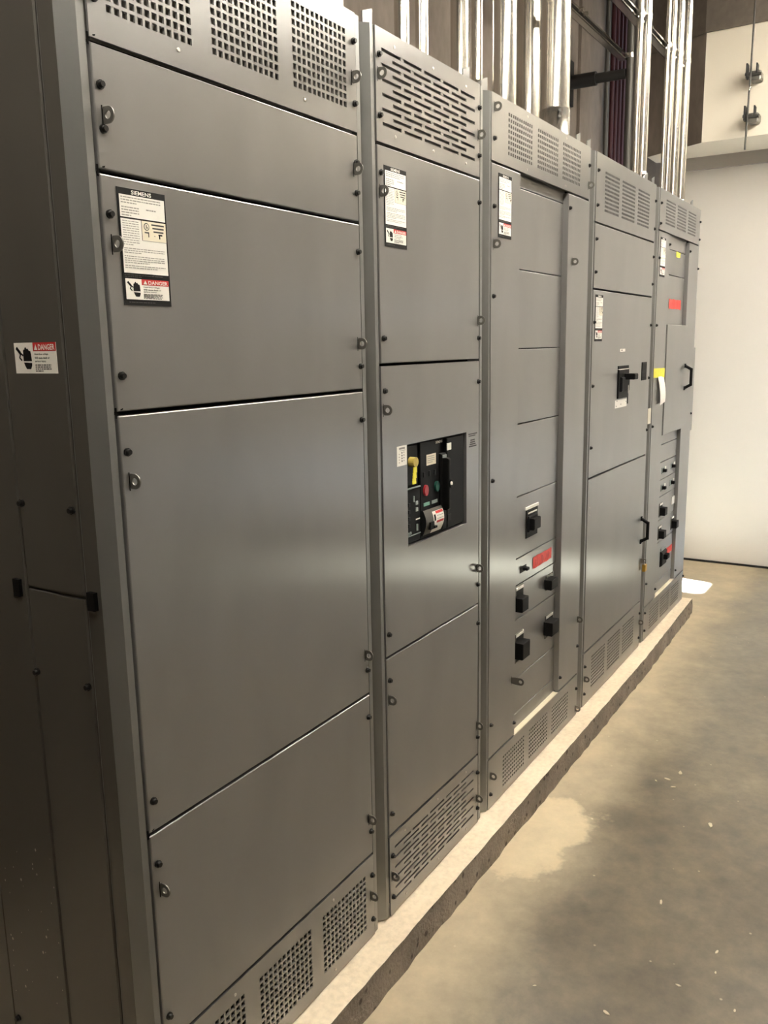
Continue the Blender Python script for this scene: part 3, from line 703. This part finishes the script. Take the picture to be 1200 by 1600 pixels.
mb = MB(); mb.box(3.825, 3.905, -.0038, -.003, 1.520, 1.533, 'label_white'); P = Print(mb, front(3.825, 1.52, -.0040)); P.lines(random.Random(1), .02, .062, .009, .004, 1, .005, 'ink_dark', 0); mb.build('name_tag', S4)
def pull_handle(par, x, z0, z1, out, y0=-.003, r=.008):
    mb = MB()
    pts = [(x, y0, z0), (x, y0-out, z0+.020), (x, y0-out, z1-.020), (x, y0, z1)]
    for p, q in zip(pts[:-1], pts[1:]):
        mb.tube(p, q, r, 'plastic_black', 12)
    for p in pts[1:3]:
        mb.tube((p[0], p[1], p[2]-.006), (p[0], p[1], p[2]+.006), r*1.02, 'plastic_black', 12)
    for z in (z0, z1): mb.box(x-.011, x+.011, y0-.006, y0, z-.011, z+.011, 'plastic_black', .002)
    return mb.build('handle', par, smooth=True, label='black pull handle')
pull_handle(D4, 4.288, .572, .690, .034)
mb = MB(); mb.box(4.309, 4.312, -.030, -.003, .455, .478, 'tab_steel'); mb.build('hasp', S4)
lk = thing('padlock', (4.3105, -.024, .417), 'small brass padlock hanging closed on the door hasp', 'padlock')
mb = MB(); mb.box(4.294, 4.327, -.032, -.016, .415, .450, 'brass', .003); mb.build('lock_body', lk)
mb = MB(); arc = [(4.300, -.024, .448), (4.300, -.024, .462)] + [(4.3105-.0105*math.cos(math.pi*i/6), -.024, .462+.0105*math.sin(math.pi*i/6)) for i in range(1, 6)] + [(4.321, -.024, .462), (4.321, -.024, .448)]
mb.path(arc, .0032, 'chrome', 8); mb.build('shackle', lk)

# --- section 5
S5 = section(4.368, 5.335, 'grey distribution section nearest the white wall with hinged door and yellow tape')
a, b_ = 4.410, 5.300
g5 = ((4.528, 4.714), (4.762, 4.955), (5.005, 5.188))
vent(S5, a, b_, 2.092, H, holes_grid(g5, 2.131, 2.247, 12, 8, .72, .58))
vent(S5, a, b_, 0, .187, holes_grid(g5, .036, .152, 12, 8, .72, .55))
mb = MB(); mb.box(4.6335, 5.0635, -.0025, .0178, .160, .1862, 'chip_and_lit_ledge'); mb.build('ledge', S5, label='ledge with overhead light painted in pale')  # light on this ledge top is painted in as pale colour
notched_section(S5, a, 4.632, 5.065, b_, 2.092, .187)
zs5 = [2.105] + [rc(0, z)[1] for z in (2.020, 1.895, 1.640, 1.350, 1.023, .928, .833, .740, .612, .488, .265)] + [.170]
recess_panels(S5, 4.620, 5.080, zs5)
mb = MB(); mb.box(4.637, 5.090, -.008, .004, 1.074, 1.646, 'panel_grey', .003); DR = mb.build('door', S5, label='small hinged door')
pull_handle(DR, 5.066, 1.300, 1.425, .036, -.008)
screws(S5, [(4.426, z) for z in (2.217, 2.123, 1.962, 1.640, 1.139, .316, .157, .060)] + [(5.290, z) for z in (2.220, 2.124, 1.964, 1.142, .153)] + [(5.078, 2.043), (4.622, 2.041), (4.620, .239), (5.080, .237)])
rating_label(S5, 4.443, 2.062, 5, .100, .186)
def rb(x, z): return rc(x, z)
for x, z in ((4.698, .880), (4.896, .880), (4.700, .786), (4.896, .787)): small_breaker(S5, *rb(x, z))
for x, z in ((4.683, .670), (4.679, .544), (4.965, .547)):
    X_, Z_ = rb(x, z); toggle_breaker(S5, X_-.035, X_+.03, Z_-.040, Z_+.036, X_-.030, X_+.022, Z_-.030, Z_+.012, .030)
X_, Z_ = rb(4.956, .676); mb = MB(); mb.box(X_-.03, X_+.03, YR_-.003, YR_+.003, Z_-.022, Z_+.022, 'label_white'); mb.build('marking_strip', S5)
X0_, Z0_ = rb(4.715, .340); X1_, Z1_ = rb(4.825, .425)
mb = MB(); mb.box(X0_, X1_, YR_-.014, YR_+.004, Z0_, Z1_, 'plastic_black', .010); o = mb.build('circuit_breaker', S5)
mb = MB(); mb.box(X0_+.03, X1_-.03, YR_-.036, YR_-.012, Z0_+.04, Z1_-.02, 'plastic_black', .004); mb.build('handle', o)
mb = MB(); mb.box(X0_+.01, X1_-.01, YR_-.006, YR_, Z1_, Z1_+.014, 'flag_grey', .002); mb.build('marking_strip', o)
X0_, Z0_ = rb(4.835, .379); X1_, Z1_ = rb(5.020, .417); tape(S5, X0_, X1_, Z0_, Z1_, YR_, 21, scribble=0)
X0_, Z0_ = rb(4.664, 1.727); X1_, Z1_ = rb(4.921, 1.776); tape(S5, X0_, X1_, Z0_, Z1_, YR_, 22)
X0_, Z0_ = rb(4.775, 1.992); X1_, Z1_ = rb(4.86, 2.018); tape(S5, X0_, X1_, Z0_, Z1_, YR_-.001, 23, 'tape_yellow', 0, 0)
nt_ = thing('lockout_note', (4.52, -.004, 1.246), 'yellow tape square holding a white paper slip, stuck beside the small door', 'note')
mb = MB(); rnd = random.Random(31)
mb.poly([(4.412, -.0045, 1.384), (4.622, -.0055, 1.378), (4.622, -.0065, 1.426), (4.410, -.0050, 1.430)], 'tape_yellow'); mb.poly([(4.410, -.0040, 1.430), (4.622, -.0040, 1.426), (4.622, -.0040, 1.378), (4.412, -.0040, 1.384)], 'tape_yellow'); mb.build('yellow_tape', nt_)
mb = MB(); n = 6
for i in range(n):
    t0, t1 = i/n, (i+1)/n; f = lambda t: (4.488+.022*t, 4.612+.012*t, -.007-.012*math.sin(t*2.2), 1.386-.140*t)
    A, B = f(t0), f(t1)
    mb.poly([(A[0], A[2], A[3]-.006*t0), (B[0], B[2], B[3]-.006*t1), (B[1], B[2]+.003, B[3]+.006*t1), (A[1], A[2]+.003, A[3]+.006*t0)], 'label_white')
mb.build('paper_slip', nt_)
mb = MB(); mb.box(4.342, 4.400, -.0016, -.0002, 1.158, 1.235, 'plastic_beige'); mb.build('tape_label', S5)
mb = MB(); mb.box(5.335, 5.425, .015, .30, 1.030, 1.522, 'panel_grey', .003); mb.build('end_box', S5)

# ------------------------------------------------------------------ conduits over the board
def conduit(x, y, r, z0, z1, label, mat='galvanised', coupling=None, group='metal conduits over the switchboard', name='conduit', n=28):
    t = thing(name, (x, y, z0), label, 'conduit', group)
    mb = MB(); mb.tube((x, y, z0), (x, y, z1), r, mat, n); mb.build('pipe', t, smooth=True)
    if coupling is not None:
        mb = MB(); mb.tube((x, y, z0), (x, y, coupling), r*1.07, mat, n); mb.tube((x, y, coupling), (x, y, coupling+.004), r*1.07, mat, n, r*1.01); o = mb.build('coupling', t, smooth=True)
        for dz in (.012, .036):
            for sx in (1, -1):
                d = Vector((.8*sx, -.6, 0)); p = Vector((x, y, coupling-dz))+d*r*1.03; mb = MB(); mb.tube(p, p+d*.012, .006, 'steel_dark', 8); mb.build('set_screw', o)
    return t
ZT = ZC
conduit(2.56, .35, .0242, H, ZT, 'thin metal conduit rising above the slotted vent beside a paler thin conduit')
conduit(2.655, .33, .0212, H, ZT, 'pale thin metal conduit rising above the slotted vent')
conduit(3.21, .47, .0365, H, ZT, 'medium metal conduit touching a thinner one behind the narrow section', coupling=2.47)
conduit(3.13, .36, .0212, H, ZT, 'thin metal conduit hugging the right of a medium conduit', coupling=2.52)
conduit(3.14, .255, .0445, H, ZT, 'thick shiny metal conduit with one narrow bright streak')
conduit(3.96, .50, .0571, H, ZT, 'thick metal conduit standing between two other thick conduits')
conduit(3.515, .20, .0571, H, ZT, 'thickest-looking metal conduit with coupling and set screws at its foot', coupling=2.475)
STRAPPED = [(4.373, .0142, 'very thin metal conduit strapped to strut beside a thicker one', None), (4.459, .0225, 'medium metal conduit strapped to strut above the padlocked section', 2.37),
            (4.895, .0117, 'thinnest conduit of the four strapped together over the end section', None), (4.969, .0175, 'second thinnest conduit of the four strapped over the end section', None),
            (5.085, .0240, 'thick conduit standing between a thin and a thick one over the end section', None), (5.253, .0247, 'outermost thick conduit of the four strapped over the end section', 2.34)]
for x, r, lb, cp in STRAPPED: conduit(x, .128-r, r, H, ZT, lb, coupling=cp)
conduit(5.75, .56, .0215, FLOOR, ZT, 'dark steel pipe standing behind the board end, braced to the wall', 'steel_dark', group='dark pipes by the back wall')
conduit(6.43, .92, .016, FLOOR, ZT, 'dull grey conduit against the concrete beside the red conduits', 'steel_dark', group='dark pipes by the back wall')
for i in range(5):
    conduit(6.52+.088*i, .91, .0165, FLOOR, ZT, '%s of five thin dark red conduits counted from the alcove end' % ('fifth', 'fourth', 'third', 'second', 'first')[i], 'conduit_red', group='row of five red conduits', n=14)
# strut channels with straps
def strut(x0, x1, y, z, label):
    """slotted channel along the row, open side down towards the front"""
    t = thing('strut_channel', ((x0+x1)/2, y, z), label, 'strut', 'strut channels')
    w, d, k = .041, .041, .003; mb = MB()
    mb.box(x0, x1, y+d-k, y+d, z, z+w, 'galvanised'); mb.box(x0, x1, y, y+d, z, z+k, 'galvanised'); mb.box(x0, x1, y, y+d, z+w-k, z+w, 'galvanised')
    mb.box(x0, x1, y, y+k, z, z+.010, 'galvanised'); mb.box(x0, x1, y, y+k, z+w-.010, z+w, 'galvanised'); mb.box(x0+.002, x1-.002, y+d-k-.002, y+d-k-.001, z+k, z+w-k, 'iron_black')
    mb.build('channel', t); return t
def strap(x, y, r, z, ys):
    t = min((o for o in COL.objects if o.name.startswith('conduit') and o.type == 'EMPTY'), key=lambda o: (o.location.x-x)**2+(o.location.y-y)**2)
    mb = MB(); n = 14; w = .014
    pts = [(x+(r+.002)*math.cos(math.pi*i/n), y-(r+.002)*math.sin(math.pi*i/n)) for i in range(n+1)]
    pts = [(x+r+.002, ys)] + pts + [(x-r-.002, ys)]
    for (ax, ay), (bx, by) in zip(pts[:-1], pts[1:]):
        mb.poly([(ax, ay, z-w), (ax, ay, z+w), (bx, by, z+w), (bx, by, z-w)], 'galvanised')
    mb.tube((x+r+.016, y-.006, z), (x-r-.012, y-.006, z), .005, 'galvanised', 8); mb.tube((x+r+.006, y-.006, z), (x+r+.018, y-.006, z), .011, 'galvanised', 10)
    mb.box(x+r, x+r+.012, y-.012, ys, z-w, z+w, 'galvanised'); mb.build('strap', t)
T2 = strut(3.65, 5.33, .128, 3.045, 'steel strut channel holding the strapped conduits over end sections')
for x, r, lb, cp in STRAPPED: strap(x, .128-r, r, 3.066, .128)
T1 = strut(3.30, 5.76, .586, 3.285, 'steel strut channel running behind to the dark standing pipe')
strap(5.75, .56, .0215, 3.305, .586)
mb = MB(); mb.tube((4.86, .582, 3.31), (4.86, .555, 3.31), .012, 'galvanised', 10); mb.build('strut_nut', T1)
mb = MB(); mb.tube((4.93, .582, 3.31), (4.93, .558, 3.31), .010, 'galvanised', 10); mb.build('strut_nut', T1)
arm = thing('brace_arm', (5.745, YB, 3.19), 'black pipe arm bracing from a flange on the concrete wall', 'bracket')
mb = MB(); mb.tube((5.74, YB-.16, 3.205), (5.75, .586, 3.205), .030, 'iron_black', 16); mb.build('arm_pipe', arm, smooth=True)
mb = MB(); mb.tube((5.735, YB, 3.205), (5.74, YB-.18, 3.205), .042, 'rubber_black', 16); mb.build('collar', arm, smooth=True)
mb = MB(); mb.box(5.68, 5.79, YB-.015, YB, 3.07, 3.34, 'rubber_black'); mb.build('flange', arm)
# rod on the bulkhead
rod = thing('hanging_rod', (6.105, -.088, 2.735), 'thin grey rod hanging in front of the white bulkhead', 'rod')
mb = MB(); mb.tube((6.105, -.080, 2.735), (6.105, -.086, 3.08), .006, 'steel_dark', 10); mb.tube((6.105, -.086, 3.08), (6.105, -.092, 3.10), .008, 'galvanised', 10); mb.tube((6.105, -.088, 3.10), (6.105, -.095, ZC), .006, 'steel_dark', 10); mb.build('rod_shaft', rod, smooth=True)
for z, nm in ((3.185, 'upper rod clamp bolted to white bulkhead, larger of the two'), (2.940, 'lower rod clamp bolted near bottom edge of white bulkhead')):
    t = thing('rod_clamp', (6.2, -.098, z), nm, 'clamp', 'clamps on the bulkhead')
    mb = MB(); mb.box(6.120, 6.200, -.150, -.088, z-.045, z+.010, 'tab_steel', .012); mb.build('clamp_body', t)
    mb = MB(); mb.box(6.100, 6.150, -.072, -.060, z-.030, z+.055, 'iron_black', .004); mb.box(6.100, 6.150, -.128, -.118, z-.010, z+.050, 'iron_black', .004); mb.build('jaw', t)
    mb = MB(); mb.tube((6.11, -.055, z-.005), (6.11, -.150, z-.012), .010, 'steel_dark', 8); mb.build('bolt', t)

# ------------------------------------------------------------------ crumbs on the floor
rnd = random.Random(12)
for (x, y, s) in ((3.161, -.439, .016), (3.112, -.472, .013), (3.236, -.469, .018), (2.397, -.604, .012), (2.906, -.646, .020), (2.744, -.279, .008), (2.254, -.790, .010), (1.886, -.596, .012), (3.129, -.403, .009), (2.170, -.803, .007), (2.073, -.729, .008), (1.884, -.406, .006), (2.054, -.871, .007)):
    mb = MB(); n = 7; ang = rnd.uniform(0, 3); base = []; 
    for i in range(n):
        t = 2*math.pi*i/n; r = s*rnd.uniform(.6, 1); u, v = r*math.cos(t), .45*r*math.sin(t); base.append((x+u*math.cos(ang)-v*math.sin(ang), y+u*math.sin(ang)+v*math.cos(ang)))
    mb.prism(base, FLOOR, FLOOR+s*.12+.0008, 'chip_and_lit_ledge'); o = mb.build('paint_chip', loc=(x, y, FLOOR)); tag(o, 'small pale flake lying on the bare concrete floor', 'debris', 'pale flakes on the floor')

# ------------------------------------------------------------------ ceiling lamps over the aisle
def lamp(x, y, z, label, lx=1.2, ly=.16):
    t = thing('ceiling_lamp', (x, y, z), label, 'lamp', 'ceiling lamps over the aisle')
    mb = MB(); mb.box(x-lx/2, x+lx/2, y-ly/2, y+ly/2, z+.05, z+.09, 'lamp_housing'); mb.build('housing', t)
    mb = MB(); k = .01; mb.box(x-lx/2+k, x+lx/2-k, y-ly/2+k, y+ly/2-k, z, z+.05, 'lamp_lens'); mb.build('lens', t)
    for dx in (-.45, .45): mb = MB(); mb.tube((x+dx, y, z+.09), (x+dx, y, ZC), .004, 'steel_dark', 6); mb.build('hanger', t)
lamp(.28, -.62, 3.05, 'long ceiling lamp above the exposed end section', .95)
lamp(2.20, -.62, 3.05, 'long ceiling lamp above the aisle by the main breaker')
lamp(4.2, -.80, 3.35, 'long ceiling lamp above the aisle by the padlocked door')
lamp(5.1, -1.65, 3.75, 'long ceiling lamp on the far side of the aisle by the bulkhead', 2.2)
